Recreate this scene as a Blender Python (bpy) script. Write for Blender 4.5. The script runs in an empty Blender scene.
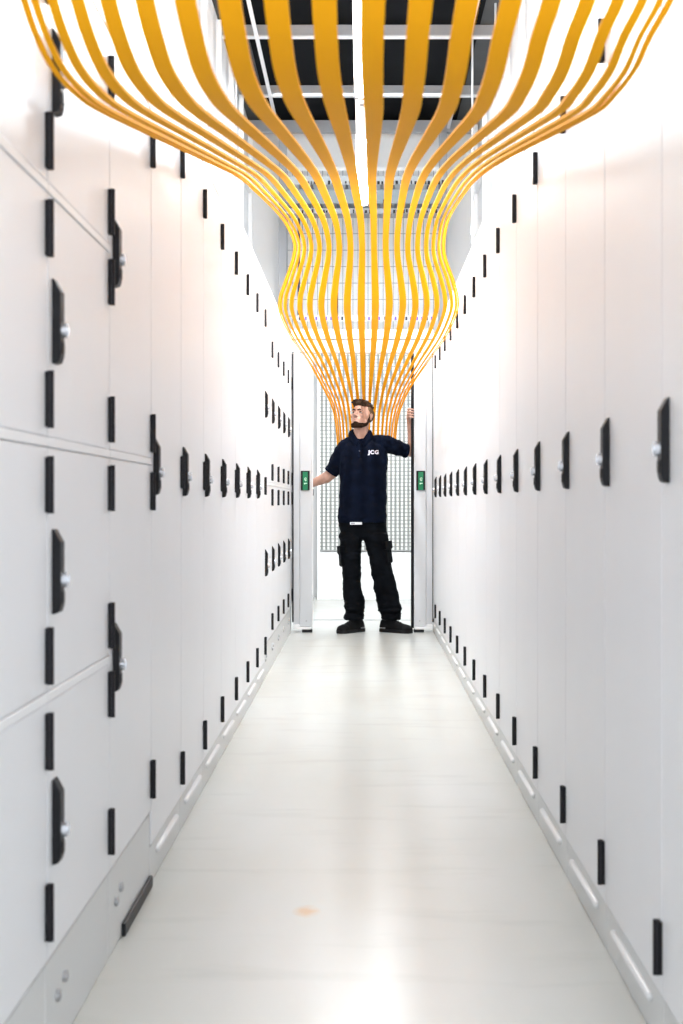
import bpy, bmesh, math, random
from mathutils import Vector, Matrix, Euler, noise
random.seed(7)
PI = math.pi
S = bpy.context.scene
COL = S.collection

# ------------------------------------------------------------------ materials
def pset(b, name, v):
    if name in b.inputs:
        b.inputs[name].default_value = v

def mat(name, col, rough=0.5, metal=0.0, spec=0.5, emit=None, estr=0.0, var=0.0, vscale=8.0, bump=0.0, bscale=200.0, sheen=0.0):
    m = bpy.data.materials.new(name)
    m.use_nodes = True
    nt = m.node_tree
    b = nt.nodes['Principled BSDF']
    pset(b, 'Base Color', (*col, 1)); pset(b, 'Roughness', rough); pset(b, 'Metallic', metal)
    pset(b, 'Specular IOR Level', spec)
    if sheen:
        pset(b, 'Sheen Weight', sheen)
    if emit:
        pset(b, 'Emission Color', (*emit, 1)); pset(b, 'Emission Strength', estr)
    if var > 0 or bump > 0:
        tc = nt.nodes.new('ShaderNodeTexCoord')
    if var > 0:
        n = nt.nodes.new('ShaderNodeTexNoise'); n.inputs['Scale'].default_value = vscale
        n.inputs['Detail'].default_value = 4
        nt.links.new(tc.outputs['Object'], n.inputs['Vector'])
        r = nt.nodes.new('ShaderNodeValToRGB')
        r.color_ramp.elements[0].position = .3; r.color_ramp.elements[1].position = .7
        r.color_ramp.elements[0].color = (*[c*(1-var) for c in col], 1)
        r.color_ramp.elements[1].color = (*[min(1, c*(1+var)) for c in col], 1)
        nt.links.new(n.outputs['Fac'], r.inputs['Fac'])
        nt.links.new(r.outputs['Color'], b.inputs['Base Color'])
    if bump > 0:
        n2 = nt.nodes.new('ShaderNodeTexNoise'); n2.inputs['Scale'].default_value = bscale
        nt.links.new(tc.outputs['Object'], n2.inputs['Vector'])
        bp = nt.nodes.new('ShaderNodeBump'); bp.inputs['Strength'].default_value = bump
        bp.inputs['Distance'].default_value = .002
        nt.links.new(n2.outputs['Fac'], bp.inputs['Height'])
        nt.links.new(bp.outputs['Normal'], b.inputs['Normal'])
    return m

M = {}
M['door'] = mat('white powder coat', (.82, .825, .845), .38, spec=.4, var=.012, vscale=2.5)
M['body'] = mat('cabinet carcass', (.80, .80, .81), .5)
M['plinth'] = mat('plinth paint', (.69, .695, .69), .45)
M['divider'] = mat('divider strip', (.87, .87, .88), .4)
M['lip'] = mat('plinth lip', (.72, .72, .72), .3)
M['black'] = mat('black plastic', (.006, .006, .008), .5, spec=.3)
M['hinge'] = mat('black hinge', (.009, .008, .011), .55, spec=.3)
M['steel'] = mat('brushed lock', (.72, .74, .78), .25, metal=.75)
M['bolt'] = mat('bolt', (.45, .45, .46), .4, metal=.5)
M['wall'] = mat('white wall', (.88, .88, .88), .7, var=.01, vscale=1.2)
M['panel'] = mat('translucent panel', (.80, .81, .83), .3, var=.03, vscale=.9)
M['mull'] = mat('white mullion', (.92, .92, .92), .4)
M['ceil'] = mat('dark ceiling', (.0035, .0042, .0055), .9, spec=.08, var=.4, vscale=1.5)
M['ceilfade'] = mat('ceiling strip with painted fade', (.07, .075, .08), .8, spec=.1, var=.15, vscale=1.5)
M['beam'] = mat('galvanised beam', (.40, .41, .43), .45, metal=.1)
M['flange'] = mat('white flange', (.70, .71, .73), .4)
M['rail'] = mat('grey rail', (.28, .30, .32), .5)
M['ribbon'] = mat('orange ribbon', (1.0, .435, .008), .75, spec=.12)
M['frame'] = mat('door frame paint', (.60, .61, .63), .4)
M['leaf'] = mat('door leaf paint', (.62, .63, .645), .4)
M['gasket'] = mat('rubber gasket', (.008, .008, .010), .7, spec=.2)
M['green'] = mat('green plate', (.0, .19, .075), .35)
M['mark'] = mat('pale symbol', (.55, .85, .66), .5)
M['lamp'] = mat('lamp diffuser', (.95, .95, .95), .4, emit=(1, .98, 1), estr=8.5)
M['lamphouse'] = mat('lamp housing', (.85, .85, .86), .4)
M['grey_dark'] = mat('dark grey cap', (.12, .12, .13), .5)
M['screen'] = mat('screen backing', (.50, .52, .495), .7, var=.08, vscale=6)
M['lattice'] = mat('white lattice', (.88, .88, .85), .5)
M['wire'] = mat('thin wire', (.30, .31, .33), .5)
M['crosswire'] = mat('pale cross wire', (.37, .38, .375), .5)
M['tray'] = mat('tray steel', (.20, .24, .26), .5, metal=.1)
M['paletray'] = mat('pale tray', (.36, .39, .41), .5)
M['cable'] = mat('dark cable', (.03, .025, .05), .6)
M['violet'] = mat('violet plug', (.22, .12, .62), .5)
M['skin'] = mat('skin', (.50, .295, .225), .55, spec=.22, var=.10, vscale=22)
M['hair'] = mat('brown hair', (.034, .020, .012), .8, spec=.15, var=.5, vscale=90, bump=.7, bscale=160)
M['hairside'] = mat('short hair', (.13, .085, .05), .9, spec=.15, var=.3, vscale=120)
M['beard'] = mat('dark beard', (.022, .011, .006), .9, spec=.1, var=.5, vscale=110, bump=.7, bscale=220)
M['eyew'] = mat('eye white', (.6, .57, .55), .3)
M['iris'] = mat('iris', (.05, .05, .05), .2)
M['lips'] = mat('lips', (.30, .105, .09), .5)
M['navy'] = mat('navy polo', (.0014, .0036, .0115), .9, spec=.09, var=.25, vscale=14, bump=.25, bscale=500)
M['collar'] = mat('navy rib', (.0018, .0044, .0140), .9, spec=.09)
M['trouser'] = mat('black trousers', (.0022, .0030, .0046), .9, spec=.10, var=.3, vscale=14, bump=.25, bscale=500)
M['shoe'] = mat('black shoe', (.0025, .0025, .003), .7, spec=.18, var=.3, vscale=30)
M['sole'] = mat('black sole', (.005, .005, .006), .6, spec=.25)
M['tagw'] = mat('white tag', (.85, .85, .88), .6)
M['ink'] = mat('ink', (.05, .05, .08), .6)
M['logo'] = mat('logo thread', (.72, .70, .80), .7)

# floor: pale grey-green resin with faint tile joints, scuffs and one rusty mark
def floor_mat():
    m = bpy.data.materials.new('resin floor'); m.use_nodes = True
    nt = m.node_tree; b = nt.nodes['Principled BSDF']; L = nt.links
    tc = nt.nodes.new('ShaderNodeTexCoord')
    mp = nt.nodes.new('ShaderNodeMapping'); mp.inputs['Scale'].default_value = (1.0, .45, 1)
    L.new(tc.outputs['Object'], mp.inputs['Vector'])
    n = nt.nodes.new('ShaderNodeTexNoise'); n.inputs['Scale'].default_value = 1.3; n.inputs['Detail'].default_value = 6
    L.new(mp.outputs['Vector'], n.inputs['Vector'])
    r = nt.nodes.new('ShaderNodeValToRGB')
    e = r.color_ramp.elements
    e[0].position = .32; e[0].color = (.535, .53, .485, 1)
    e[1].position = .68; e[1].color = (.59, .602, .585, 1)
    L.new(n.outputs['Fac'], r.inputs['Fac'])
    # streaks across the aisle
    mp2 = nt.nodes.new('ShaderNodeMapping'); mp2.inputs['Scale'].default_value = (1.2, 5.0, 1)
    L.new(tc.outputs['Object'], mp2.inputs['Vector'])
    n2 = nt.nodes.new('ShaderNodeTexNoise'); n2.inputs['Scale'].default_value = 1.6; n2.inputs['Detail'].default_value = 5
    L.new(mp2.outputs['Vector'], n2.inputs['Vector'])
    r2 = nt.nodes.new('ShaderNodeValToRGB')
    r2.color_ramp.elements[0].position = .30; r2.color_ramp.elements[0].color = (.88, .88, .88, 1)
    r2.color_ramp.elements[1].position = .45; r2.color_ramp.elements[1].color = (1, 1, 1, 1)
    L.new(n2.outputs['Fac'], r2.inputs['Fac'])
    mx = nt.nodes.new('ShaderNodeMix'); mx.data_type = 'RGBA'; mx.blend_type = 'MULTIPLY'; mx.inputs[0].default_value = .55
    L.new(r.outputs['Color'], mx.inputs[6]); L.new(r2.outputs['Color'], mx.inputs[7])
    # the rusty scuff
    sb = nt.nodes.new('ShaderNodeMapping'); sb.vector_type = 'POINT'
    sb.inputs['Location'].default_value = (.139*19, -3.42*13, 0); sb.inputs['Scale'].default_value = (19, 13, 1)
    L.new(tc.outputs['Object'], sb.inputs['Vector'])
    nn = nt.nodes.new('ShaderNodeTexNoise'); nn.inputs['Scale'].default_value = 30
    L.new(tc.outputs['Object'], nn.inputs['Vector'])
    ad = nt.nodes.new('ShaderNodeVectorMath'); ad.operation = 'ADD'
    sc = nt.nodes.new('ShaderNodeVectorMath'); sc.operation = 'SCALE'; sc.inputs['Scale'].default_value = .5
    sub = nt.nodes.new('ShaderNodeVectorMath'); sub.operation = 'SUBTRACT'; sub.inputs[1].default_value = (.5, .5, .5)
    L.new(nn.outputs['Color'], sub.inputs[0]); L.new(sub.outputs[0], sc.inputs[0])
    L.new(sb.outputs['Vector'], ad.inputs[0]); L.new(sc.outputs[0], ad.inputs[1])
    sp = nt.nodes.new('ShaderNodeSeparateXYZ'); L.new(ad.outputs[0], sp.inputs[0])
    cb = nt.nodes.new('ShaderNodeCombineXYZ'); L.new(sp.outputs['X'], cb.inputs['X']); L.new(sp.outputs['Y'], cb.inputs['Y'])
    ln = nt.nodes.new('ShaderNodeVectorMath'); ln.operation = 'LENGTH'; L.new(cb.outputs[0], ln.inputs[0])
    rr = nt.nodes.new('ShaderNodeValToRGB')
    rr.color_ramp.elements[0].position = .15; rr.color_ramp.elements[0].color = (1, 1, 1, 1)
    rr.color_ramp.elements[1].position = .7; rr.color_ramp.elements[1].color = (0, 0, 0, 1)
    L.new(ln.outputs['Value'], rr.inputs['Fac'])
    mx2 = nt.nodes.new('ShaderNodeMix'); mx2.data_type = 'RGBA'
    L.new(rr.outputs['Color'], mx2.inputs[0]); L.new(mx.outputs[2], mx2.inputs[6]); mx2.inputs[7].default_value = (.62, .42, .25, 1)
    L.new(mx2.outputs[2], b.inputs['Base Color'])
    pset(b, 'Roughness', .27); pset(b, 'Specular IOR Level', .5)
    return m
M['floor'] = floor_mat()

# ------------------------------------------------------------------ mesh helpers
def obj(name, bm, m, parent=None, smooth=False, bevel=0.0, loc=None):
    me = bpy.data.meshes.new(name)
    if not isinstance(bm, bpy.types.Mesh):
        bmesh.ops.recalc_face_normals(bm, faces=bm.faces[:])
        bm.to_mesh(me); bm.free()
    else:
        me = bm
    o = bpy.data.objects.new(name, me); COL.objects.link(o)
    if m is not None and not me.materials:
        for k in (m if isinstance(m, (list, tuple)) else [m]):
            me.materials.append(k)
    if smooth:
        for p in me.polygons: p.use_smooth = True
    if bevel:
        md = o.modifiers.new('bevel', 'BEVEL'); md.width = bevel; md.segments = 2; md.limit_method = 'ANGLE'
    if parent is not None:
        o.parent = parent
    if loc: o.location = loc
    return o

def empty(name, loc=(0, 0, 0)):
    o = bpy.data.objects.new(name, None); COL.objects.link(o); o.location = loc; o.empty_display_size = .1
    return o

def tag(o, label=None, cat=None, group=None, kind=None):
    if label: o['label'] = label
    if cat: o['category'] = cat
    if group: o['group'] = group
    if kind: o['kind'] = kind
    return o

def box(bm, x0, x1, y0, y1, z0, z1):
    v = [bm.verts.new((x, y, z)) for x in (x0, x1) for y in (y0, y1) for z in (z0, z1)]
    for f in ((0, 1, 3, 2), (4, 6, 7, 5), (0, 4, 5, 1), (2, 3, 7, 6), (0, 2, 6, 4), (1, 5, 7, 3)):
        bm.faces.new([v[i] for i in f])
    return bm

def B(*a):
    return box(bmesh.new(), *a)

def prism(bm, prof, axis, a, b):
    """extrude a polygon profile (list of 2-tuples) along axis"""
    def P(u, v, w):
        return {'x': (w, u, v), 'y': (u, w, v), 'z': (u, v, w)}[axis]
    lo = [bm.verts.new(P(u, v, a)) for u, v in prof]
    hi = [bm.verts.new(P(u, v, b)) for u, v in prof]
    n = len(prof)
    bm.faces.new(lo); bm.faces.new(hi[::-1])
    for i in range(n):
        bm.faces.new((lo[i], hi[i], hi[(i+1) % n], lo[(i+1) % n]))
    return bm

def cyl(bm, p0, p1, r, seg=16, r2=None):
    return tube(bm, [p0, p1], [r, r if r2 is None else r2], seg, round_ends=False)

def ell(bm, c, r, rot=None, seg=20):
    mtx = Matrix.Translation(c)
    if rot is not None: mtx = mtx @ rot
    mtx = mtx @ Matrix.Diagonal((*r, 1))
    bmesh.ops.create_uvsphere(bm, u_segments=seg, v_segments=seg*2//3, radius=1, matrix=mtx)
    return bm

def tube(bm, pts, radii, seg=16, round_ends=True, flat=None):
    """tapered tube through pts with round ends"""
    pts = [Vector(p) for p in pts]
    if not hasattr(radii, '__len__'): radii = [radii]*len(pts)
    P, R = list(pts), list(radii)
    if round_ends:
        def cap(p, q, r):
            d = (p-q).normalized(); out = []
            for a in (30, 60, 85):
                out.append((p + d*r*math.sin(math.radians(a)), r*math.cos(math.radians(a))))
            return out
        s = cap(pts[0], pts[1], radii[0]); e = cap(pts[-1], pts[-2], radii[-1])
        P = [x[0] for x in s[::-1]] + P + [x[0] for x in e]
        R = [x[1] for x in s[::-1]] + R + [x[1] for x in e]
    n = len(P); rings = []; up = None
    for i in range(n):
        t = (P[min(i+1, n-1)] - P[max(i-1, 0)]).normalized()
        if up is None:
            up = Vector((0, 0, 1)) if abs(t.z) < .9 else Vector((1, 0, 0))
        s_ = t.cross(up).normalized(); up = s_.cross(t).normalized()
        ring = []
        for k in range(seg):
            a = 2*PI*k/seg
            ring.append(bm.verts.new(P[i] + (s_*math.cos(a) + up*math.sin(a))*R[i]))
        rings.append(ring)
    for i in range(n-1):
        for k in range(seg):
            bm.faces.new((rings[i][k], rings[i][(k+1) % seg], rings[i+1][(k+1) % seg], rings[i+1][k]))
    bm.faces.new(rings[0][::-1]); bm.faces.new(rings[-1])
    return bm

def interp(tab, t):
    """Catmull-Rom through rows of a table, t in 0..n-1"""
    n = len(tab); i = max(0, min(n-2, int(math.floor(t)))); u = t-i
    p0, p1, p2, p3 = tab[max(i-1, 0)], tab[i], tab[i+1], tab[min(i+2, n-1)]
    return [0.5*((2*b) + (-a+c)*u + (2*a-5*b+4*c-d)*u*u + (-a+3*b-3*c+d)*u**3) for a, b, c, d in zip(p0, p1, p2, p3)]

def loft(bm, tab, seg=40, sub=5, power=2.0):
    """rows (z, cx, cy, rx, ry): stacked superellipse rings, closed"""
    rings = []
    n = (len(tab)-1)*sub+1
    for j in range(n):
        z, cx, cy, rx, ry = interp(tab, j/sub)
        ring = []
        for k in range(seg):
            a = 2*PI*k/seg; c, s = math.cos(a), math.sin(a)
            x = math.copysign(abs(c)**(2/power), c); y = math.copysign(abs(s)**(2/power), s)
            ring.append(bm.verts.new((cx+rx*x, cy+ry*y, z)))
        rings.append(ring)
    for i in range(n-1):
        for k in range(seg):
            bm.faces.new((rings[i][k], rings[i][(k+1) % seg], rings[i+1][(k+1) % seg], rings[i+1][k]))
    bm.faces.new(rings[0][::-1]); bm.faces.new(rings[-1])
    return bm

def fuse(bm, voxel, smooth=6, fac=.5):
    """union of overlapping closed pieces -> one continuous mesh"""
    me = bpy.data.meshes.new('tmp'); bmesh.ops.recalc_face_normals(bm, faces=bm.faces[:]); bm.to_mesh(me); bm.free()
    o = bpy.data.objects.new('tmp', me); COL.objects.link(o)
    r = o.modifiers.new('r', 'REMESH'); r.mode = 'VOXEL'; r.voxel_size = voxel; r.use_smooth_shade = True
    if smooth:
        s = o.modifiers.new('s', 'SMOOTH'); s.iterations = smooth; s.factor = fac
    dg = bpy.context.evaluated_depsgraph_get(); dg.update()
    out = bpy.data.meshes.new_from_object(o.evaluated_get(dg))
    bpy.data.objects.remove(o); bpy.data.meshes.remove(me)
    out.materials.clear()
    for p in out.polygons: p.use_smooth = True
    return out

def text_mesh(txt, size, m, name, parent=None, mtx=None, depth=.001, width=None):
    cu = bpy.data.curves.new('t', 'FONT'); cu.body = txt; cu.size = size; cu.extrude = depth
    cu.align_x = 'CENTER'; cu.align_y = 'CENTER'
    if width: cu.offset = width
    cu.space_character = 1.12
    o = bpy.data.objects.new('t', cu); COL.objects.link(o)
    dg = bpy.context.evaluated_depsgraph_get(); dg.update()
    me = bpy.data.meshes.new_from_object(o.evaluated_get(dg))
    bpy.data.objects.remove(o); bpy.data.curves.remove(cu)
    me.materials.clear(); me.materials.append(m)
    if mtx: me.transform(mtx)
    me.name = name
    return obj(name, me, None, parent)

# ------------------------------------------------------------------ the room
def struct(name, bm, m, parent=None, **k):
    o = obj(name, bm, m, parent, **k)
    if parent is None: o['kind'] = 'structure'
    return o

XL, XR = -.552, .540            # door faces of the two rows
WX = 1.2                        # side walls behind the rows
YB = 14.72                      # far wall
struct('floor', B(-WX-.1, WX+.1, -1.3, YB+.1, -.12, 0), M['floor'])
struct('wall_left', B(-WX-.1, -WX, -1.2, YB, 0, 4.985), M['wall'])
struct('wall_right', B(WX, WX+.1, -1.2, YB, 0, 4.985), M['wall'])
struct('wall_back', B(-WX-.1, WX+.1, YB, YB+.1, 0, 5.5), M['wall'])
struct('near_shade_slab', B(-WX-.1, WX+.1, .2, 2.6, 4.99, 5.09), M['wall'])  # unseen slab added to keep overhead light off the nearest cabinets
struct('ceiling', B(-.98, .98, 9.6, YB, 4.995, 5.1), M['ceil'])
# flank strips of the dark ceiling, greyed to paint in a pale fade
n_tr = [0]
def trim(bm, m, **k):
    n_tr[0] += 1
    return struct('trim_%d' % n_tr[0], bm, m, **k)
trim(B(-WX-.1, -.981, 9.6, YB, 4.99, 5.06), M['ceilfade'])
trim(B(-.03, .03, 4.5, 9.598, 4.995, 5.05), M['beam'])
trim(B(.981, WX+.1, 9.6, YB, 4.99, 5.06), M['ceilfade'])
def beam_x(y, z=4.9, h=.085):
    t = trim(B(-1.19, 1.19, y-.03, y+.03, z, z+h), M['beam'])
    obj('flange', B(-1.19, 1.19, y-.034, y+.034, z-.014, z-.001), M['flange'], t)
for y in (10.35, 11.72, 13.42): beam_x(y)
t = trim(B(-1.19, 1.19, 14.52, 14.6, 4.84, 4.96), M['beam'])
for sx in (-1, 1):
    t = trim(B(sx*.885-.010, sx*.885+.010, 9.6, 14.5, 4.88, 4.8995), M['beam'])
    obj('flange', B(sx*.885-.016, sx*.885+.016, 9.6, 14.5, 4.868, 4.879), M['flange'], t)
    # end columns
    trim(B(sx*.83-.042, sx*.83+.042, 14.48, 14.57, 0, 4.83), M['beam'], bevel=.006)
# mullioned pale panels along the side walls above the rows
for sx, nm in ((-1, 'left'), (1, 'right')):
    t = trim(B(min(sx*WX, sx*(WX-.02)), max(sx*WX, sx*(WX-.02)), 4.0, 14.4, 2.45, 4.2), M['panel'])
    for y in [4.0+1.04*i for i in range(11)]:
        obj('mullion', B(min(sx*(WX-.021), sx*(WX-.06)), max(sx*(WX-.021), sx*(WX-.06)), y-.02, y+.02, 2.3, 4.88), M['mull'], t)
    for z in (2.45, 3.2, 4.2):
        obj('rail', B(min(sx*(WX-.021), sx*(WX-.05)), max(sx*(WX-.021), sx*(WX-.05)), 4.0, 14.4, z-.03, z+.03), M['mull'], t)

# hanger rods under the ceiling void
for i, (x, y, w) in enumerate(((-1.08, 11.9, 'beside the pale wall on the lowered-arm side'), (.93, 11.9, 'nearer the aisle on the raised-arm side'),
                               (1.06, 11.2, 'nearer the pale wall on the raised-arm side'))):
    bm = bmesh.new(); cyl(bm, (x, y, 3.2), (x, y, 4.99), .009, 10); cyl(bm, (x, y, 3.28), (x, y, 3.33), .02, 6)
    tag(obj('hanger_rod', bm, M['flange'], smooth=False), 'thin pale steel rod hanging from the ceiling, ' + w, 'rod', 'ceiling hanger rods')

# ------------------------------------------------------------------ cabinets
def handle_bm(sgn):
    """swing handle, base at x=0, sticking out along sgn*x"""
    bm = bmesh.new()
    prof = [(0, -.074), (0, .077), (.003, .077), (.0155, .054), (.0155, -.060), (.012, -.071), (.004, -.074)]
    prism(bm, [(sgn*u, v) for u, v in prof], 'y', -.017, .017)
    # slot round the lever
    box(bm, min(sgn*.015, sgn*.018), max(sgn*.015, sgn*.018), -.010, .010, -.056, -.034)
    return bm
def lock_bm(sgn):
    bm = bmesh.new()
    cyl(bm, (sgn*.014, 0, -.014), (sgn*.025, 0, -.014), .0135, 18)
    cyl(bm, (sgn*.0245, 0, -.014), (sgn*.027, 0, -.014), .0095, 18)
    box(bm, min(sgn*.0265, sgn*.0278), max(sgn*.0265, sgn*.0278), -.0015, .0015, -.020, -.008)
    return bm
def hinge_bm(sgn):
    bm = bmesh.new()
    box(bm, min(-sgn*.002, sgn*.008), max(-sgn*.002, sgn*.008), -.010, .010, -.048, .048)
    cyl(bm, (sgn*.008, 0, -.05), (sgn*.008, 0, .05), .006, 10)
    return bm
MESH = {}
def shared(key, bm, m, bevel=0, smooth=False):
    """first use builds the mesh, later uses share it"""
    if key not in MESH:
        me = bpy.data.meshes.new(key[0]); bmesh.ops.recalc_face_normals(bm, faces=bm.faces[:]); bm.to_mesh(me); me.materials.append(m)
        if smooth:
            for p in me.polygons: p.use_smooth = True
        MESH[key] = me
    bm.free()
    return MESH[key]
def put(name, me, parent, loc, bevel=0):
    o = bpy.data.objects.new(name, me); COL.objects.link(o); o.parent = parent; o.location = loc
    if bevel:
        md = o.modifiers.new('bevel', 'BEVEL'); md.width = bevel; md.segments = 3; md.limit_method = 'ANGLE'
    return o

DOORS = {   # bottom, top, handle height, hinge heights
    'full': [(.105, 2.17, 1.092, (2.03, 1.09, .195))],
    'half': [(.195, 1.096, .655, (1.028, .28)), (1.114, 2.02, 1.55, (1.918, 1.178))],
    'quarter': [(.195, .649, .43, (.583, .285)), (.667, 1.096, .875, (1.03, .732)), (1.114, 1.542, 1.32, (1.477, 1.179)), (1.560, 2.02, 1.765, (1.918, 1.629))],
}
def cabinet(side, y0, kind, label, group, foot=False):
    """0.6 m wide cabinet; y0 = its near edge; origin on the floor at the door plane"""
    sgn = 1 if side == 'L' else -1
    X = XL if side == 'L' else XR
    root = empty('server_cabinet', (X, y0, 0)); tag(root, label, 'cabinet', group)
    W = .6
    def bx(d0, d1, a, b, z0, z1, bm=None):      # depth measured into the cabinet
        bm = bm or bmesh.new()
        return box(bm, min(-sgn*d0, -sgn*d1), max(-sgn*d0, -sgn*d1), a, b, z0, z1)
    pz = .10 if kind == 'full' else .188
    put('carcass', shared(('carcass', side, kind), bx(.0085, .62, .001, W-.001, pz+.001, 2.27), M['body']), root, (0, 0, 0))
    top = 2.175 if kind == 'full' else 2.025
    put('fascia', shared(('fascia', side, kind), bx(.0, .0080, .0015, W-.0015, top, 2.268), M['door']), root, (0, 0, 0), .003)
    put('plinth', shared(('plinth', side, kind), bx(.004, .60, .002, W-.002, 0.0, pz), M['plinth']), root, (0, 0, 0), .003)
    if kind == 'full':
        bm = bmesh.new(); r = .009
        tube(bm, [(sgn*-.001, .11, .068), (sgn*-.001, W-.11, .068)], r, 10)
        put('plinth_lip', shared(('plinth_lip', side), bm, M['lip'], smooth=True), root, (0, 0, 0))
    else:
        if foot:
            put('foot_gap_shade', shared(('foot_gap_shade', side), bx(-.006, .0035, .17, .59, 0, .030), M['black']), root, (0, 0, 0), .003)  # shade of the gap under the plinth, put in as a black strip
        for yy in (.09, .15):
            bm = bmesh.new(); cyl(bm, (sgn*-.005, 0, 0), (sgn*.003, 0, 0), .011, 12); cyl(bm, (sgn*.0025, 0, 0), (sgn*.005, 0, 0), .006, 6)
            put('bolt', shared(('bolt', side), bm, M['bolt']), root, (0, yy, .105 if yy < .1 else .12))
    for z in {'full': (), 'half': (1.105,), 'quarter': (.658, 1.105, 1.551)}[kind]:
        put('divider', shared(('divider', side), bx(-.0015, .0082, .0018, W-.0018, -.0082, .0082), M['divider']), root, (0, 0, z), .002)
    hy = .05 if side == 'L' else W-.05
    gy = W-.012 if side == 'L' else .012
    for z0, z1, hz, hs in DOORS[kind]:
        if side == 'R': hz, hs = 1.108, (2.035, .192)
        d = put('door', shared(('door', side, kind, z0), bx(0, .0080, .0018, W-.0018, 0, z1-z0), M['door']), root, (0, 0, z0), .004)
        put('handle', shared(('handle', side), handle_bm(sgn), M['black']), d, (0, hy, hz-z0), .0025)
        put('lock', shared(('lock', side), lock_bm(sgn), M['steel']), d, (0, hy, hz-z0))
        for z in hs:
            put('hinge', shared(('hinge', side), hinge_bm(sgn), M['hinge']), d, (0, gy, z-z0))
    return root

ORD = ['first', 'second', 'third', 'fourth', 'fifth', 'sixth', 'seventh', 'eighth', 'ninth', 'tenth', 'eleventh', 'twelfth', 'thirteenth', 'fourteenth', 'fifteenth']
for k in range(-1, 14):
    kind = 'quarter' if k < 1 else ('half' if k == 1 or k > 8 else 'full')
    n = 13-k
    if kind == 'quarter':
        lab = ('nearest' if k == -1 else 'second nearest') + ' white cabinet with stacked small doors, in the row of mixed door heights'
    elif k == 1:
        lab = 'white two-door cabinet beside the small-door ones, a dark gap showing under its plinth'
    elif kind == 'half':
        lab = 'white cabinet with two stacked doors, %s from the doorway in its row' % ORD[n]
    else:
        lab = 'tall single-door white cabinet in the mixed-door row, %s counting towards the doorway' % ORD[k-2]
    cabinet('L', 2.45+.6*k, kind, lab, 'white cabinets on the lowered-arm side', k == 1)
for k in range(0, 15):
    n = 14-k
    lab = 'tall white cabinet, %s from the doorway in the all-single-door row' % ORD[n]
    cabinet('R', 1.93+.6*k, 'full', lab, 'white cabinets on the raised-arm side')

# ------------------------------------------------------------------ sliding doorway
YD = 10.77
hd = trim(B(-.551, .539, YD, YD+.12, 2.155, 2.245), M['leaf'])
obj('cover_strip', B(-.551, .539, YD-.012, YD+.12, 2.257, 2.325), M['mull'], hd)
obj('shadow_gap', B(-.551, .539, YD+.012, YD+.12, 2.2455, 2.2565), M['rail'], hd)
obj('lower_seal', B(-.48, .48, YD+.004, YD+.05, 2.143, 2.1545), M['rail'], hd)
for sx in (-1, 1):
    off = 0 if sx < 0 else -.003
    def sb(a, b, y0, y1, z0, z1):
        return B(min(sx*a, sx*b), max(sx*a, sx*b), y0, y1, z0, z1)
    j = trim(sb(.488, .534, YD+.006, YD+.11, .04, 2.1545), M['frame'])
    obj('gasket', sb(.535, .546, YD-.004, YD+.07, .075, 2.14), M['gasket'], j)
    obj('foot_plate', sb(.40, .535, YD-.03, YD+.10, .0215, .040), M['mull'], j, bevel=.003)
    obj('foot_step', sb(.486, .534, YD-.02, YD+.0055, .0405, .058), M['mull'], j, bevel=.003)

def leaf(n, sx):
    a, b = (.392, .484)
    def sb(a, b, y0, y1, z0, z1):
        return B(min(sx*a, sx*b), max(sx*a, sx*b), y0, y1, z0, z1)
    d = empty('door_%d' % n, (0, 0, 0)); d['kind'] = 'structure'
    obj('leaf', sb(a, b, YD, YD+.05, .042, 2.142), M['leaf'], d, bevel=.003)
    if sx > 0:
        obj('edge_seal', sb(.370, .3915, YD-.004, YD+.054, .03, 2.142), M['gasket'], d, bevel=.004)
    else:
        obj('edge_seal', sb(.386, .3915, YD+.01, YD+.04, .042, 2.142), M['mull'], d)
        obj('latch_pin', sb(.381, .386, YD+.014, YD+.03, 1.05, 1.10), M['gasket'], d)
    obj('foot_guide', sb(.39, .468, YD-.036, YD+.05, .0, .021), M['black'], d, bevel=.003)
    bm = bmesh.new(); cyl(bm, (sx*.436, YD-.002, .085), (sx*.436, YD+.01, .085), .006, 10)
    obj('screw', bm, M['bolt'], d)
    # green push plate in a black surround
    cx = sx*.4440
    p = obj('exit_plate', B(cx-.034, cx+.034, YD-.012, YD-.0005, 1.090, 1.240), M['black'], d, bevel=.003)
    obj('green_face', B(cx-.019, cx+.019, YD-.0155, YD-.0122, 1.092, 1.232), M['green'], p, bevel=.001)
    bm = bmesh.new()
    cxs = cx+.003
    for i in range(20):      # ring of the symbol with a gap
        a0 = .35+i*5.6/20; a1 = .35+(i+1)*5.6/20
        q = [(cxs+math.cos(a)*r*.010, 1.175+math.sin(a)*r*.013) for a, r in ((a0, 1), (a1, 1), (a1, .55), (a0, .55))]
        prism(bm, q, 'y', YD-.0175, YD-.0156)
    box(bm, cxs-.0025, cxs+.0025, YD-.0175, YD-.0156, 1.160, 1.176)
    obj('symbol', bm, M['mark'], p)
    bm = bmesh.new()
    box(bm, cxs-.012, cxs+.011, YD-.0175, YD-.0156, 1.140, 1.147)
    box(bm, cxs-.012, cxs-.003, YD-.0175, YD-.0156, 1.136, 1.140)
    obj('bar', bm, M['mark'], p)
leaf(1, -1); leaf(2, 1)

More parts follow.
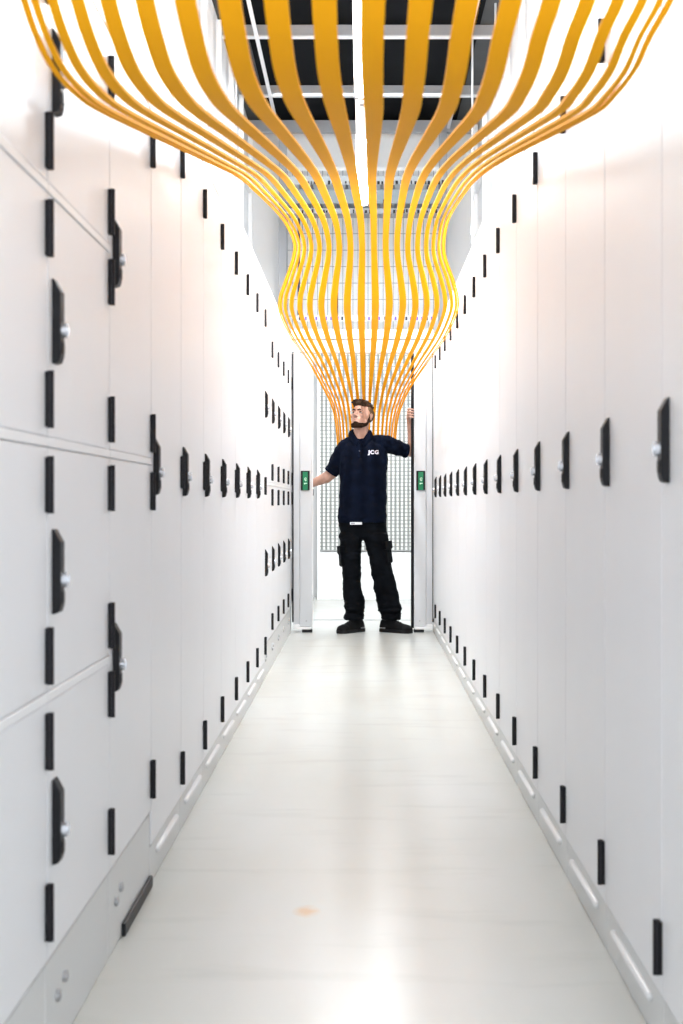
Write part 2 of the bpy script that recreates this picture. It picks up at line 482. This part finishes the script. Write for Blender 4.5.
# ------------------------------------------------------------------ beyond the doorway
def lattice(x0, x1, z0, z1, y, px, pz, wx, wz, d=.012):
    bm = bmesh.new()
    x = x0
    while x < x1+.001:
        box(bm, x-wx/2, x+wx/2, y, y+d, z0, z1); x += px
    z = z0
    while z < z1+.001:
        box(bm, x0, x1, y+d*.2, y+d*.8, z-wz/2, z+wz/2); z += pz
    return bm
trim(B(-.50, .50, 11.85, 11.868, 0, .003), M['rail'])
t = empty('mesh_screen', (0, 14.4, 0))
tag(t, 'white wire screen over grey boarding behind the man', 'screen')
obj('lattice', lattice(-.445, .74, .50, 2.62, -.01, .0445, 9, .023, .006), M['lattice'], t)
bm = bmesh.new(); z = .505
while z < 2.62:
    box(bm, -.445, .74, -.0175, -.0112, z-.004, z+.004); z += .0385
obj('cross_wires', bm, M['crosswire'], t)
obj('backing', B(-.445, .74, .03, .05, .50, 2.62), M['screen'], t)
obj('frame', B(-.47, -.4455, -.02, .05, 0, 2.66), M['mull'], t)
obj('kick_panel', B(-.445, .74, 0, .05, 0, .485), M['mull'], t)
t = empty('cage_panel', (0, 14.45, 0))
tag(t, 'fine wire cage standing above the door header at the far wall', 'cage')
obj('wires', lattice(-.78, .78, 2.75, 4.42, 0, .052, .17, .006, .006, .008), M['wire'], t)
fb = bmesh.new()
box(fb, -.785, .785, .01, .03, 2.70, 2.75); box(fb, -.785, .785, .01, .03, 4.42, 4.46)
obj('frame', fb, M['mull'], t)
# cable trays
def tray(z, h, m, label, ticks, y=14.0):
    t = empty('cable_tray', (0, y, z)); tag(t, label, 'cable tray', 'cable trays over the doorway')
    obj('side_rail', B(-.78, .80, 0, .012, 0, h), m, t)
    obj('side_rail', B(-.78, .80, .22, .232, 0, h), m, t)
    bm = bmesh.new()
    for i in range(14): box(bm, -.76+i*.117, -.735+i*.117, .0125, .2195, .004, .02)
    obj('rungs', bm, M['wire'], t)
    rs = random.Random(int(z*100))
    for x0, x1 in ticks:
        x = x0
        while x < x1:
            w = rs.uniform(.012, .026)
            obj('cable_tie', B(x, x+w, -.010, -.0005, rs.uniform(0, .01), rs.uniform(.028, .045)), M['black'], t); x += w+rs.uniform(.010, .03)
    return t
tray(4.175, .085, M['paletray'], 'topmost pale cable tray edged with black ties above the doorway', [(-.62, -.45), (-.35, -.26), (-.18, -.1), (-.02, .2), (.26, .55), (.62, .8)])
tray(3.985, .14, M['tray'], 'deep blue-grey cable tray, second from the top above the doorway', [(.2, .24)])
tray(3.885, .05, M['wire'], 'slim wire cable tray, lowest of three above the doorway', [(-.66, -.5), (-.4, -.3), (-.1, .1), (.3, .55), (.6, .72)])
# conduits and the violet patch rail
for x, z0, z1, lab in ((-.655, 2.92, 4.30, 'long dark vertical cable in front of the far wire cage'), (-.265, 2.905, 3.984, 'second dark vertical cable near the lamp track end')):
    bm = bmesh.new(); tube(bm, [(x, 14.28, z0), (x+.004, 14.28, (z0+z1)/2), (x, 14.28, z1)], .011, 10)
    tag(obj('cable', bm, M['cable'], smooth=True), lab, 'cable')
t = empty('patch_rail', (0, 14.3, 2.87)); tag(t, 'slim rail of violet plugs just above the door header', 'patch rail')
obj('rail', B(-.68, .76, .006, .03, -.02, .035), M['lattice'], t)
rs = random.Random(3)
for i in range(26):
    x = -.64+i*.054+rs.uniform(-.008, .008)
    if 9 < i < 12: continue
    obj('plug', B(x-.010, x+.010, -.012, .0055, -.012, .022), M['violet'] if i % 4 else M['cable'], t)

# linear lamps on a track above the aisle
def lamp(y0, y1, z, label):
    t = empty('ceiling_lamp', (-.004, y0, z)); tag(t, label, 'lamp', 'linear lamps over the aisle')
    L = y1-y0
    bm = bmesh.new()
    prism(bm, [(-.05, .012), (-.035, .06), (.035, .06), (.05, .012)], 'y', 0, L)
    obj('housing', bm, M['lamphouse'], t)
    bm = bmesh.new()
    prism(bm, [(-.049, .0115), (-.042, -.012), (-.02, -.02), (.02, -.02), (.042, -.012), (.049, .0115)], 'y', .012, L-.012)
    obj('diffuser', bm, M['lamp'], t)
    for a, b in ((-.008, .0115), (L-.0115, L+.03)):
        obj('end_cap', B(-.05, .05, a, b, -.02, .0115), M['grey_dark'] if b > 1 else M['lamphouse'], t)
    for yy in (.4, L-.4):
        bm = bmesh.new(); cyl(bm, (0, yy, .101), (0, yy, 4.999-z), .003, 8)
        obj('suspension_wire', bm, M['flange'], t)
    return t
LZ = 3.6
lamp(6.3, 8.95, LZ, 'bright linear lamp hanging over the aisle, the nearer of two')
lamp(9.95, 12.2, LZ, 'bright linear lamp hanging over the doorway, ending in a dark cap')
t = empty('lamp_track', (-.004, 6.2, LZ+.0605)); tag(t, 'pale straight track that carries the linear lamps', 'track')
obj('rail', B(-.045, .045, 0, 6.1, 0, .04), M['lamphouse'], t)
obj('gear_box', B(-.046, .046, 2.80, 3.71, -.055, -.0005), M['lamphouse'], t, bevel=.004)
obj('label_plate', B(-.018, .012, 2.95, 3.02, -.0575, -.0555), M['grey_dark'], t)

# ------------------------------------------------------------------ orange ribbons: a trumpet of bands opening towards the aisle
# rows: flank centre x, half width, spine x, flank depth, spine depth, flank height, spine height
HORN = [
    (-0.016, 0.473, -0.021, 1.800, 1.881, 1.890, 1.930),
    (-0.018, 0.481, -0.021, 1.885, 1.970, 1.851, 1.889),
    (-0.019, 0.481, -0.022, 1.950, 2.038, 1.797, 1.833),
    (-0.021, 0.478, -0.022, 1.990, 2.080, 1.763, 1.798),
    (-0.023, 0.474, -0.022, 2.040, 2.132, 1.731, 1.764),
    (-0.030, 0.467, -0.022, 2.120, 2.215, 1.704, 1.736),
    (-0.030, 0.467, -0.021, 2.240, 2.341, 1.691, 1.722),
    (-0.029, 0.465, -0.018, 2.410, 2.518, 1.701, 1.732),
    (-0.025, 0.469, -0.015, 2.660, 2.780, 1.741, 1.774),
    (-0.027, 0.467, -0.011, 3.320, 3.469, 1.866, 1.905),
    (-0.028, 0.464, -0.007, 4.330, 4.525, 2.058, 2.105),
    (-0.017, 0.468, -0.003, 5.300, 5.538, 2.238, 2.294),
    (-0.011, 0.466, 0.004, 6.100, 6.405, 2.359, 2.427),
    (0.012, 0.413, 0.021, 6.850, 7.192, 2.390, 2.459),
    (0.031, 0.391, 0.027, 7.200, 7.620, 2.342, 2.421),
    (0.033, 0.407, 0.029, 7.400, 7.830, 2.290, 2.365),
    (0.035, 0.453, 0.030, 7.500, 8.000, 2.189, 2.269),
    (0.031, 0.486, 0.031, 7.580, 8.120, 2.099, 2.177),
    (0.030, 0.492, 0.031, 7.820, 8.380, 2.045, 2.119),
    (0.034, 0.476, 0.033, 8.660, 9.120, 2.014, 2.068),
    (0.037, 0.424, 0.034, 9.900, 10.250, 1.990, 2.025),
    (0.028, 0.340, 0.031, 10.450, 10.750, 1.873, 1.898),
    (0.029, 0.283, 0.030, 10.700, 10.970, 1.764, 1.784),
    (0.027, 0.248, 0.028, 10.850, 11.060, 1.651, 1.664),
    (0.026, 0.231, 0.027, 10.980, 11.160, 1.486, 1.494),
    (0.026, 0.231, 0.027, 11.020, 11.200, 1.394, 1.400),]
def horn(t, th):
    xs, R, xm, ys, yc, zs, zc = interp(HORN, t)
    s, c = math.sin(th), math.cos(th)
    q = (yc-ys)/ys - .05*max(0, min(1, (6.8-ys)/2.6))
    return Vector((xs + R*s*(1+q*c) + (xm-xs)*c*c, ys+(yc-ys)*c, zs+(zc-zs)*c))
def ribbon(th, half, label):
    bm = bmesh.new(); n = (len(HORN)-1)*7; rings = []
    for j in range(n+1):
        t = j/7
        a, m, b = horn(t, th-half), horn(t, th), horn(t, th+half)
        d = (horn(min(t+.05, len(HORN)-1), th)-horn(max(t-.05, 0), th)).normalized()
        e = b-a; e -= d*e.dot(d)
        g = max(0, min(1, (7.6-horn(t, PI/2).y)/3)); T = .0026+.0008*g
        hw = max(e.length/2, .0020+.0022*g); e.normalize()
        nn = e.cross(d).normalized()*T
        rings.append([bm.verts.new(p) for p in (m-e*hw-nn, m-nn, m+e*hw-nn, m+e*hw+nn, m+nn, m-e*hw+nn)])
    for j in range(n):
        for k in range(6):
            bm.faces.new((rings[j][k], rings[j][(k+1) % 6], rings[j+1][(k+1) % 6], rings[j+1][k]))
    bm.faces.new(rings[0][::-1]); bm.faces.new(rings[-1])
    o = obj('ribbon', bm, M['ribbon'])
    for p in o.data.polygons: p.use_smooth = True
    md = o.modifiers.new('edge', 'EDGE_SPLIT'); md.split_angle = math.radians(40)
    tag(o, label, 'ribbon', 'orange ribbons fanning up from behind the man')
for i in range(20):
    th = math.radians(-85.5+9*i)
    k = i if i < 10 else 19-i
    side = "left" if i < 10 else "right"
    wide = 'thread-thin' if k < 2 else ('narrow' if k < 4 else 'broad')
    lab = '%s orange ribbon, %s in from the %s outer edge of the fan' % (wide, ORD[k], side)
    ribbon(th, math.radians(2.3), lab)

# ------------------------------------------------------------------ the man
YM = 10.80
def V(x, y, z): return Vector((x, y, z))
HC = Vector((-.010, 10.775, 1.660))           # head centre, between the ears
HR = Euler((0, 0, math.radians(-29)), 'XYZ').to_matrix() @ Euler((math.radians(-17), 0, 0), 'XYZ').to_matrix()
# local head axes: u to the picture's right, v forward out of the face, w up
def H(u, v, w): return HC + HR @ Vector((u, -v, w))
HR4 = HR.to_4x4()
def hell(bm, c, r, extra=None):
    rot = HR4 if extra is None else HR4 @ extra
    ell(bm, H(*c), (r[0], r[1], r[2]), rot)

def fingers(bm, chains, r=.0085):
    for ch in chains:
        rr = [r*1.08 - r*.22*i/(len(ch)-1) for i in range(len(ch))]
        tube(bm, ch, rr, 10)

bm = bmesh.new()
# head
hell(bm, (0, -.014, .034), (.0735, .094, .078))
hell(bm, (0, .018, .000), (.066, .068, .075))
hell(bm, (0, .030, -.040), (.056, .058, .062))
hell(bm, (0, .058, -.088), (.028, .026, .022))
for s in (-1, 1):
    hell(bm, (s*.046, .018, -.058), (.019, .036, .028))
    hell(bm, (s*.040, .060, -.018), (.021, .022, .019))
    hell(bm, (s*.028, .080, .021), (.023, .011, .0085))
    hell(bm, (s*.0105, .097, -.029), (.0085, .010, .0075))
    hell(bm, (s*.0775, -.012, -.004), (.007, .017, .030), Matrix.Rotation(s*math.radians(18), 4, 'Z'))
    hell(bm, (s*.083, -.018, .006), (.005, .010, .017), Matrix.Rotation(s*math.radians(30), 4, 'Z'))
tube(bm, [H(0, .080, .018), H(0, .094, -.004), H(0, .106, -.024)], [.0075, .0085, .0115], 12)
hell(bm, (0, .085, -.052), (.021, .008, .0065)); hell(bm, (0, .083, -.066), (.018, .009, .0065))
# neck, trunk, legs
tube(bm, [H(0, -.020, -.03), V(-.016, 10.80, 1.56), V(-.018, 10.805, 1.45)], [.056, .0565, .060], 20)
ell(bm, V(-.022, 10.775, 1.485), (.034, .034, .05))
tube(bm, [V(-.13, 10.815, 1.42), V(-.05, 10.82, 1.45), V(.05, 10.82, 1.45), V(.135, 10.82, 1.43)], [.045, .048, .048, .045], 18)
loft(bm, [(.80, 0, 10.80, .14, .095), (.95, 0, 10.80, .145, .095), (1.10, 0, 10.80, .14, .09), (1.3, 0, 10.80, .155, .10), (1.40, 0, 10.80, .13, .08), (1.45, 0, 10.81, .07, .06)], 28)
tube(bm, [V(-.075, 10.80, .86), V(-.085, 10.79, .50), V(-.07, 10.81, .10)], [.075, .05, .036], 16)
tube(bm, [V(.09, 10.80, .86), V(.16, 10.79, .50), V(.205, 10.81, .10)], [.075, .05, .036], 16)
# the lowered arm, its hand behind the near leaf
tube(bm, [V(-.135, 10.81, 1.42), V(-.20, 10.83, 1.30), V(-.235, 10.85, 1.225)], [.046, .044, .040], 16)
tube(bm, [V(-.235, 10.85, 1.225), V(-.285, 10.865, 1.19), V(-.345, 10.885, 1.165), V(-.415, 10.90, 1.135)], [.042, .044, .037, .026], 16)
hp = V(-.455, 10.905, 1.120)
ell(bm, hp, (.044, .016, .038), Matrix.Rotation(math.radians(20), 4, 'Y'))
fingers(bm, [[hp+V(-.03, 0, .024-.018*i), hp+V(-.062, -.004, .018-.019*i), hp+V(-.080, -.020, .012-.019*i), hp+V(-.076+.004*(i == 3), -.040, .010-.019*i)] for i in range(4)])
fingers(bm, [[hp+V(.012, -.004, .03), hp+V(-.008, -.016, .052), hp+V(-.032, -.026, .060)]], .010)
# the raised arm, its hand round the edge of the far leaf
tube(bm, [V(.145, 10.81, 1.44), V(.26, 10.865, 1.422), V(.383, 10.922, 1.386)], [.046, .042, .036], 16)
tube(bm, [V(.383, 10.922, 1.386), V(.385, 10.922, 1.44), V(.380, 10.912, 1.52), V(.364, 10.895, 1.63)], [.037, .038, .032, .0245], 16)
ell(bm, V(.353, 10.868, 1.660), (.017, .040, .042), Matrix.Rotation(math.radians(35), 4, 'X'))
ch = []
for i in range(4):
    z = 1.715-.0198*i; k = (.0, .004, .003, -.003)[i]
    ch.append([V(.352, 10.852, z-.012), V(.3485-k, 10.812, z), V(.350-k, 10.772, z+.001), V(.362, 10.7555, z-.001), V(.386, 10.7545, z-.004)])
fingers(bm, ch, .0082)
fingers(bm, [[V(.352, 10.885, 1.645), V(.362, 10.878, 1.675), V(.380, 10.846, 1.695), V(.398, 10.836, 1.703)]], .0100)
body = fuse(bm, .0031, 4, .5)
man = obj('person', body, M['skin'])
tag(man, 'bearded man in a navy polo and black trousers standing in the doorway, looking up', 'person')

# lips, eyes, brows
bm = bmesh.new()
hell(bm, (0, .0870, -.0535), (.0165, .005, .0034)); hell(bm, (0, .0860, -.0615), (.014, .0055, .0038))
obj('lips', fuse(bm, .0018, 3), M['lips'], man)
for s in (-1, 1):
    bm = bmesh.new(); hell(bm, (s*.0295, .071, .002), (.0125, .010, .0062))
    e = obj('eye', bm, M['eyew'], man, smooth=True)
    bm = bmesh.new(); hell(bm, (s*.0285, .0795, .0035), (.0066, .003, .0060))
    obj('iris', bm, M['iris'], e, smooth=True)
    bm = bmesh.new(); tube(bm, [H(s*.0165, .0795, .004), H(s*.0285, .0825, .0092), H(s*.0415, .0745, .005)], [.0016, .0026, .0018], 8)
    obj('eyelash', bm, M['beard'], e, smooth=True)
    bm = bmesh.new()
    tube(bm, [H(s*.011, .0925, .0180), H(s*.027, .0925, .0240), H(s*.047, .0785, .0190)], [.0046, .0056, .0032], 10)
    obj('eyebrow', bm, M['hair'], man, smooth=True)
# beard: chin, jaw line, moustache
bm = bmesh.new()
hell(bm, (0, .060, -.089), (.0325, .0285, .0235))
hell(bm, (0, .083, -.078), (.015, .010, .008))
for s in (-1, 1):
    tube(bm, [H(0, .066, -.096), H(s*.036, .044, -.090), H(s*.058, .014, -.070), H(s*.0655, -.002, -.040), H(s*.068, -.006, -.012)], [.022, .0205, .016, .011, .007], 12)
    tube(bm, [H(s*.002, .0925, -.0445), H(s*.012, .0895, -.0455), H(s*.021, .0830, -.050)], [.0028, .0028, .0020], 10)
obj('beard', fuse(bm, .0034, 3), M['beard'], man)
# hair: short sides and a longer brushed top
bm = bmesh.new()
hell(bm, (0, -.036, .026), (.0800, .086, .070))
hell(bm, (0, -.006, .046), (.0785, .060, .050))
bm2 = bmesh.new()
hell(bm2, (0, -.012, .074), (.070, .088, .050))
hell(bm2, (0, .044, .084), (.058, .042, .032))
hell(bm2, (-.020, .066, .082), (.034, .026, .022))
hell(bm2, (.034, .056, .076), (.026, .026, .020))
rs = random.Random(5)
for i in range(46):
    u, v = rs.uniform(-.056, .056), rs.uniform(-.075, .07)
    w = .084+.044*math.sqrt(max(.02, 1-(u/.075)**2-((v+.012)/.10)**2))
    tube(bm2, [H(u*.8, v*.85, w-.03), H(u, v+.004, w-.004), H(u-.012, v+.018, w-.002)], [.010, .009, .005], 8)
sides = fuse(bm, .0035, 3)
top = fuse(bm2, .0032, 2)
hs = obj('hair', top, M['hair'], man)
obj('short_sides', sides, M['hairside'], hs)

# polo shirt
def rough(me, amp, sc, seed, zfun=None, stretch=(1, 1, 1)):
    off = Vector((seed*3.1, seed*1.7, seed*.9))
    ns = [v.normal.copy() for v in me.vertices]
    for v, n in zip(me.vertices, ns):
        a = amp if zfun is None else amp*zfun(v.co)
        p = Vector((v.co.x*stretch[0], v.co.y*stretch[1], v.co.z*stretch[2]))
        d = noise.noise(p*sc+off)*a + noise.noise(p*sc*2.3+off)*a*.45
        v.co += n*d
bm = bmesh.new()
loft(bm, [(.838, -.006, 10.80, .1855, .130), (.90, -.004, 10.80, .1865, .132), (1.00, -.002, 10.80, .183, .126), (1.12, .002, 10.80, .182, .122),
          (1.24, .003, 10.795, .185, .126), (1.34, .003, 10.80, .186, .126), (1.42, .001, 10.805, .172, .112), (1.455, -.004, 10.81, .135, .090), (1.488, -.012, 10.815, .085, .066)], 44, 4, 2.3)
tube(bm, [V(-.112, 10.81, 1.437), V(-.160, 10.82, 1.385), V(-.213, 10.835, 1.285), V(-.244, 10.845, 1.236)], [.068, .068, .061, .056], 24, round_ends=False)
tube(bm, [V(-.05, 10.815, 1.470), V(-.095, 10.812, 1.452), V(-.135, 10.815, 1.418)], [.05, .060, .062], 24)
tube(bm, [V(.12, 10.81, 1.445), V(.19, 10.835, 1.448), V(.26, 10.865, 1.425), V(.337, 10.895, 1.400)], [.074, .070, .061, .0535], 24, round_ends=False)
tube(bm, [V(.03, 10.815, 1.472), V(.09, 10.812, 1.462), V(.16, 10.825, 1.45)], [.05, .062, .068], 24)
shirt = fuse(bm, .0055, 4)
rough(shirt, .010, 7.0, 1, lambda c: .55+.45*abs(math.sin(c.z*5)), (1.0, 1.0, 1.7))
rough(shirt, .006, 20.0, 2, lambda c: 1.0 if abs(c.x) > .14 and c.z > 1.2 else .35, (1, 1, 1))
sh = obj('polo_shirt', shirt, M['navy'], man)
# sleeve cuffs and bottom hem as thin bands
def band(c, ax, r0, w):
    c, ax = Vector(c), Vector(ax).normalized()
    b_ = bmesh.new(); tube(b_, [c-ax*w/2, c+ax*w/2], [r0, r0], 26, round_ends=False); return b_
obj('cuff', band((-.2425, 10.844, 1.237), (-.031, .01, -.043), .0575, .022), M['collar'], sh, smooth=True)
obj('cuff', band((.333, 10.894, 1.398), (.077, .03, -.015), .0545, .022), M['collar'], sh, smooth=True)
# collar: two turned-down leaves round an open neck, and a placket with a button
def collar_leaf(s):
    b_ = bmesh.new(); n = 18; ro = []; CX, CY = -.019, 10.806
    for i in range(n+1):
        t = i/n; a = math.radians(90 - s*(t*176))      # from the nape round to the throat
        f = max(0, (t-.5)/.5)
        rx, ry = .0635, .064+.012*f
        zt = 1.570-.018*t-.086*f**1.35
        top = Vector((CX+rx*math.cos(a), CY+ry*math.sin(a), zt))
        ro_ = .033+.008*f
        out = Vector((CX+(rx+ro_)*math.cos(a), CY+(ry+ro_)*math.sin(a), zt-.044-.016*f*(1-f)*4*.5))
        if t > .8:
            out.x += s*.022*(t-.8)/.2
            out.y -= .004
        mid = (top+out)/2 + Vector((math.cos(a)*.006, math.sin(a)*.006, .010))
        ro.append((top, mid, out))
    T = .0035
    def ring(p3):
        r = []
        for q, k in ((p3[0], 0), (p3[1], 1), (p3[2], 0)): r.append(b_.verts.new(q))
        for q in (p3[2], p3[1], p3[0]):
            d = Vector((q.x-CX, q.y-CY, 0)).normalized()*T*2
            r.append(b_.verts.new(q-d-Vector((0, 0, T))))
        return r
    R = [ring(x) for x in ro]
    for i in range(n):
        for k in range(6):
            b_.faces.new((R[i][k], R[i][(k+1) % 6], R[i+1][(k+1) % 6], R[i+1][k]))
    b_.faces.new(R[0][::-1]); b_.faces.new(R[-1])
    return b_
for s in (-1, 1):
    obj('collar', collar_leaf(s), M['collar'], sh, smooth=True)

dg = bpy.context.evaluated_depsgraph_get(); dg.update()
def hit(o, x, z, y0=9.5):
    """y of the front of a mesh at (x, z)"""
    ok, loc, nrm, _ = o.ray_cast(Vector((x, y0, z)), Vector((0, 1, 0)))
    return (loc.y, nrm) if ok else (10.68, Vector((0, -1, 0)))
bpy.context.view_layer.update()
# throat: skin showing in the open neck
bm = bmesh.new()
yt = hit(sh, -.026, 1.475)[0]
for i in range(1):
    z = 1.390
    yy = hit(sh, -.027, z)[0]
    cyl(bm, (-.027, yy+.002, z), (-.027, yy-.0025, z), .0055, 12)
obj('button', bm, M['ink'], sh)
# placket strip follows the chest
bm = bmesh.new(); rows = []
for i in range(9):
    z = 1.465-.0165*i; y = hit(sh, -.027, z)[0]
    rows.append([bm.verts.new((-.041, hit(sh, -.041, z)[0]-.0016, z)), bm.verts.new((-.013, hit(sh, -.013, z)[0]-.0016, z)),
                 bm.verts.new((-.013, hit(sh, -.013, z)[0]+.004, z)), bm.verts.new((-.041, hit(sh, -.041, z)[0]+.004, z))])
for i in range(8):
    for k in range(4): bm.faces.new((rows[i][k], rows[i][(k+1) % 4], rows[i+1][(k+1) % 4], rows[i+1][k]))
bm.faces.new(rows[0][::-1]); bm.faces.new(rows[-1])
obj('placket', bm, M['collar'], sh, smooth=True)
# chest lettering, laid on the cloth
zc, xc = 1.379, .081
lg = text_mesh('JCG', .0435, M['logo'], 'lettering', sh, Matrix.Translation((xc, 0, zc)) @ Matrix.Rotation(PI/2, 4, 'X') @ Matrix.Diagonal((1.0, .9, 1, 1)), .0008, .0016)
for v in lg.data.vertices:
    yy = hit(sh, v.co.x, v.co.z)[0]
    v.co.y = yy - .0035 + (v.co.y)*.5

# trousers
bm = bmesh.new()
loft(bm, [(.715, .006, 10.80, .11, .07), (.745, .005, 10.80, .160, .10), (.785, .000, 10.80, .181, .113), (.86, -.005, 10.80, .181, .118), (.93, -.003, 10.80, .170, .112)], 44, 4, 2.3)
def leg(tab): loft(bm, tab, 32, 5, 2.15)
leg([(.765, -.095, 10.80, .081, .10), (.735, -.096, 10.80, .086, .105), (.64, -.093, 10.795, .083, .098), (.55, -.091, 10.79, .077, .092), (.42, -.087, 10.785, .070, .086), (.30, -.078, 10.79, .075, .088),
     (.21, -.066, 10.80, .083, .092), (.155, -.062, 10.80, .079, .090), (.118, -.064, 10.79, .078, .094), (.095, -.064, 10.785, .070, .090)])
leg([(.765, .096, 10.80, .083, .10), (.735, .100, 10.80, .091, .105), (.64, .112, 10.795, .090, .098), (.55, .131, 10.79, .084, .092), (.42, .156, 10.785, .085, .088), (.30, .182, 10.79, .092, .092),
     (.21, .200, 10.80, .091, .094), (.155, .210, 10.80, .080, .090), (.118, .212, 10.795, .074, .090), (.10, .212, 10.79, .068, .086)])
tr = fuse(bm, .0055, 4)
rough(tr, .014, 8.0, 4, lambda c: .5 + 1.0*max(0, 1-abs(c.z-.16)/.14) + .5*max(0, 1-abs(c.z-.66)/.12), (.8, .8, 2.2))
rough(tr, .007, 24.0, 6, lambda c: .3 + 1.2*max(0, 1-abs(c.z-.14)/.09), (.7, .7, 2.0))
trs = obj('trousers', tr, M['trouser'], man)
# cargo pockets with flaps on the outer thighs
def pocket(x, y, z, w, d, h, tilt, yaw):
    Mx = Matrix.Translation((x, y, z)) @ Matrix.Rotation(tilt, 4, 'Y') @ Matrix.Rotation(yaw, 4, 'Z')
    b_ = bmesh.new(); box(b_, -w/2, w/2, -d/2, d/2, -h/2, h/2); bmesh.ops.transform(b_, matrix=Mx, verts=b_.verts[:])
    p = obj('cargo_pocket', b_, M['trouser'], trs, bevel=.016)
    b_ = bmesh.new(); prism(b_, [(-d/2-.006, h/2+.012), (d/2+.006, h/2+.012), (d/2+.006, h/2-.045), (0, h/2-.062), (-d/2-.006, h/2-.045)], 'x', -w/2-.007, w/2+.007)
    bmesh.ops.transform(b_, matrix=Mx, verts=b_.verts[:])
    obj('flap', b_, M['trouser'], p, bevel=.005)
    for sgn_ in (-1, 1):
        pass
pocket(-.162, 10.780, .575, .034, .12, .15, math.radians(-3), math.radians(12))
pocket(.184, 10.768, .605, .040, .13, .16, math.radians(-8), math.radians(-24))
# belt, hidden but for its front, and the white tag under the hem
bpy.context.view_layer.update()
y0 = min(hit(trs, -.05, .835)[0], hit(sh, -.05, .86)[0])
tg = obj('hem_tag', B(-.098, -.008, y0-.012, y0-.006, .828, .846), M['tagw'], man)
bm = bmesh.new()
for i, (a, b) in enumerate(((-.090, -.083), (-.080, -.074), (-.071, -.064))): box(bm, a, b, y0-.0135, y0-.0121, .833, .842)
obj('print', bm, M['ink'], tg)

# shoes
def shoe(ax, ay, yaw, L):
    """ankle point, yaw of the toe from straight ahead; +t runs heel to toe"""
    R = Matrix.Translation((ax, ay, 0)) @ Matrix.Rotation(yaw, 4, 'Z')
    # local: toe along -y
    tab = [(.000, .030, .062, .090), (.015, .036, .068, .100), (.06, .038, .066, .112), (.10, .038, .058, .104), (.14, .045, .050, .092), (.18, .050, .044, .076), (.22, .051, .036, .066), (.25, .043, .028, .058), (.270, .024, .018, .042)]
    k = L/.27
    b_ = bmesh.new(); rings = []
    for j in range((len(tab)-1)*4+1):
        t, hw, _, h = interp(tab, j/4)
        ring = []
        for q in range(20):
            a = 2*PI*q/20; c, s = math.cos(a), math.sin(a)
            x = hw*math.copysign(abs(c)**.8, c)*(1.0 if s < 0 else 1-.35*s*(h > .07))
            z = .022 + (h-.022)*max(0, s)**.85 if s > 0 else .022-.004*abs(s)
            ring.append(b_.verts.new((x, (.075-t)*k, z)))
        rings.append(ring)
    for i in range(len(rings)-1):
        for q in range(20): b_.faces.new((rings[i][q], rings[i][(q+1) % 20], rings[i+1][(q+1) % 20], rings[i+1][q]))
    b_.faces.new(rings[0][::-1]); b_.faces.new(rings[-1])
    bmesh.ops.transform(b_, matrix=R, verts=b_.verts[:])
    o = obj('shoe', b_, M['shoe'], man, smooth=True)
    b_ = bmesh.new(); prof = []
    pts = [(t, hw) for t, hw, _, _ in tab]
    pts = [(-.006, .020)] + [(t, hw+.004) for t, hw in pts] + [(.274, .008)]
    prof = [(hw, (.075-t)*k) for t, hw in pts] + [(-hw, (.075-t)*k) for t, hw in reversed(pts)]
    prism(b_, prof, 'z', 0, .026)
    bmesh.ops.transform(b_, matrix=R, verts=b_.verts[:])
    obj('sole', b_, M['sole'], o, bevel=.005)
    b_ = bmesh.new()
    for i in range(4):
        t = .105+.022*i; _, hw, _, h = interp(tab, [0, .015, .06, .10, .14, .18, .22].index(.10)+ (t-.10)/.04)
        tube(b_, [(-hw*.5, (.075-t)*k, h-.010), (0, (.075-t-.004)*k, h+.001), (hw*.5, (.075-t)*k, h-.010)], .0035, 8)
    bmesh.ops.transform(b_, matrix=R, verts=b_.verts[:])
    obj('lace', b_, M['sole'], o, smooth=True)
    b_ = bmesh.new()
    for i in range(4): box(b_, .036, .0405, (.062-i*.014)*k-.004, (.062-i*.014)*k+.004, .028, .036)
    for i in range(4): box(b_, -.0405, -.036, (.062-i*.014)*k-.004, (.062-i*.014)*k+.004, .028, .036)
    bmesh.ops.transform(b_, matrix=R, verts=b_.verts[:])
    obj('heel_mark', b_, M['bolt'], o)
shoe(-.055, 10.775, math.radians(-40), .272)
shoe(.205, 10.765, math.radians(54), .275)

# ------------------------------------------------------------------ light
w = bpy.data.worlds.new('World'); S.world = w; w.use_nodes = True
bg = w.node_tree.nodes['Background']; bg.inputs['Color'].default_value = (.90, .965, 1.04, 1); bg.inputs['Strength'].default_value = 1.15
def area(name, loc, rot, sx, sy, power, col=(1, 1, 1)):
    l = bpy.data.lights.new(name, 'AREA'); l.shape = 'RECTANGLE'; l.size = sx; l.size_y = sy; l.energy = power; l.color = col
    o = bpy.data.objects.new(name, l); COL.objects.link(o); o.location = loc; o.rotation_euler = rot
    return o
area('aisle_lamp_light', (0, 7.6, 3.55), (0, 0, 0), .1, 2.6, 85, (.92, .97, 1))
area('far_lamp_light', (0, 11.1, 3.55), (0, 0, 0), .1, 2.2, 42, (.92, .97, 1))
area('far_room_fill', (0, 12.6, 4.80), (math.radians(8), 0, 0), 1.7, 1.8, 16, (.94, .98, 1))  # added fill without a fixture, brightens the room beyond the doorway

# ------------------------------------------------------------------ camera
cam = bpy.data.cameras.new('Camera'); co = bpy.data.objects.new('Camera', cam); COL.objects.link(co)
co.location = (0, 0, 1.0); co.rotation_euler = (math.radians(90), 0, 0)
cam.sensor_width = 36; cam.sensor_fit = 'AUTO'
cam.lens = 1400/1024*36
cam.shift_x = -21.5/1024; cam.shift_y = -10/1024
cam.clip_start = .05; cam.clip_end = 100
cam.dof.use_dof = True; cam.dof.focus_distance = 10.72; cam.dof.aperture_fstop = 7.0
S.camera = co
vs = S.view_settings
vs.view_transform = 'Standard'; vs.look = 'None'; vs.gamma = 1; vs.use_curve_mapping = False; vs.exposure = 1.36
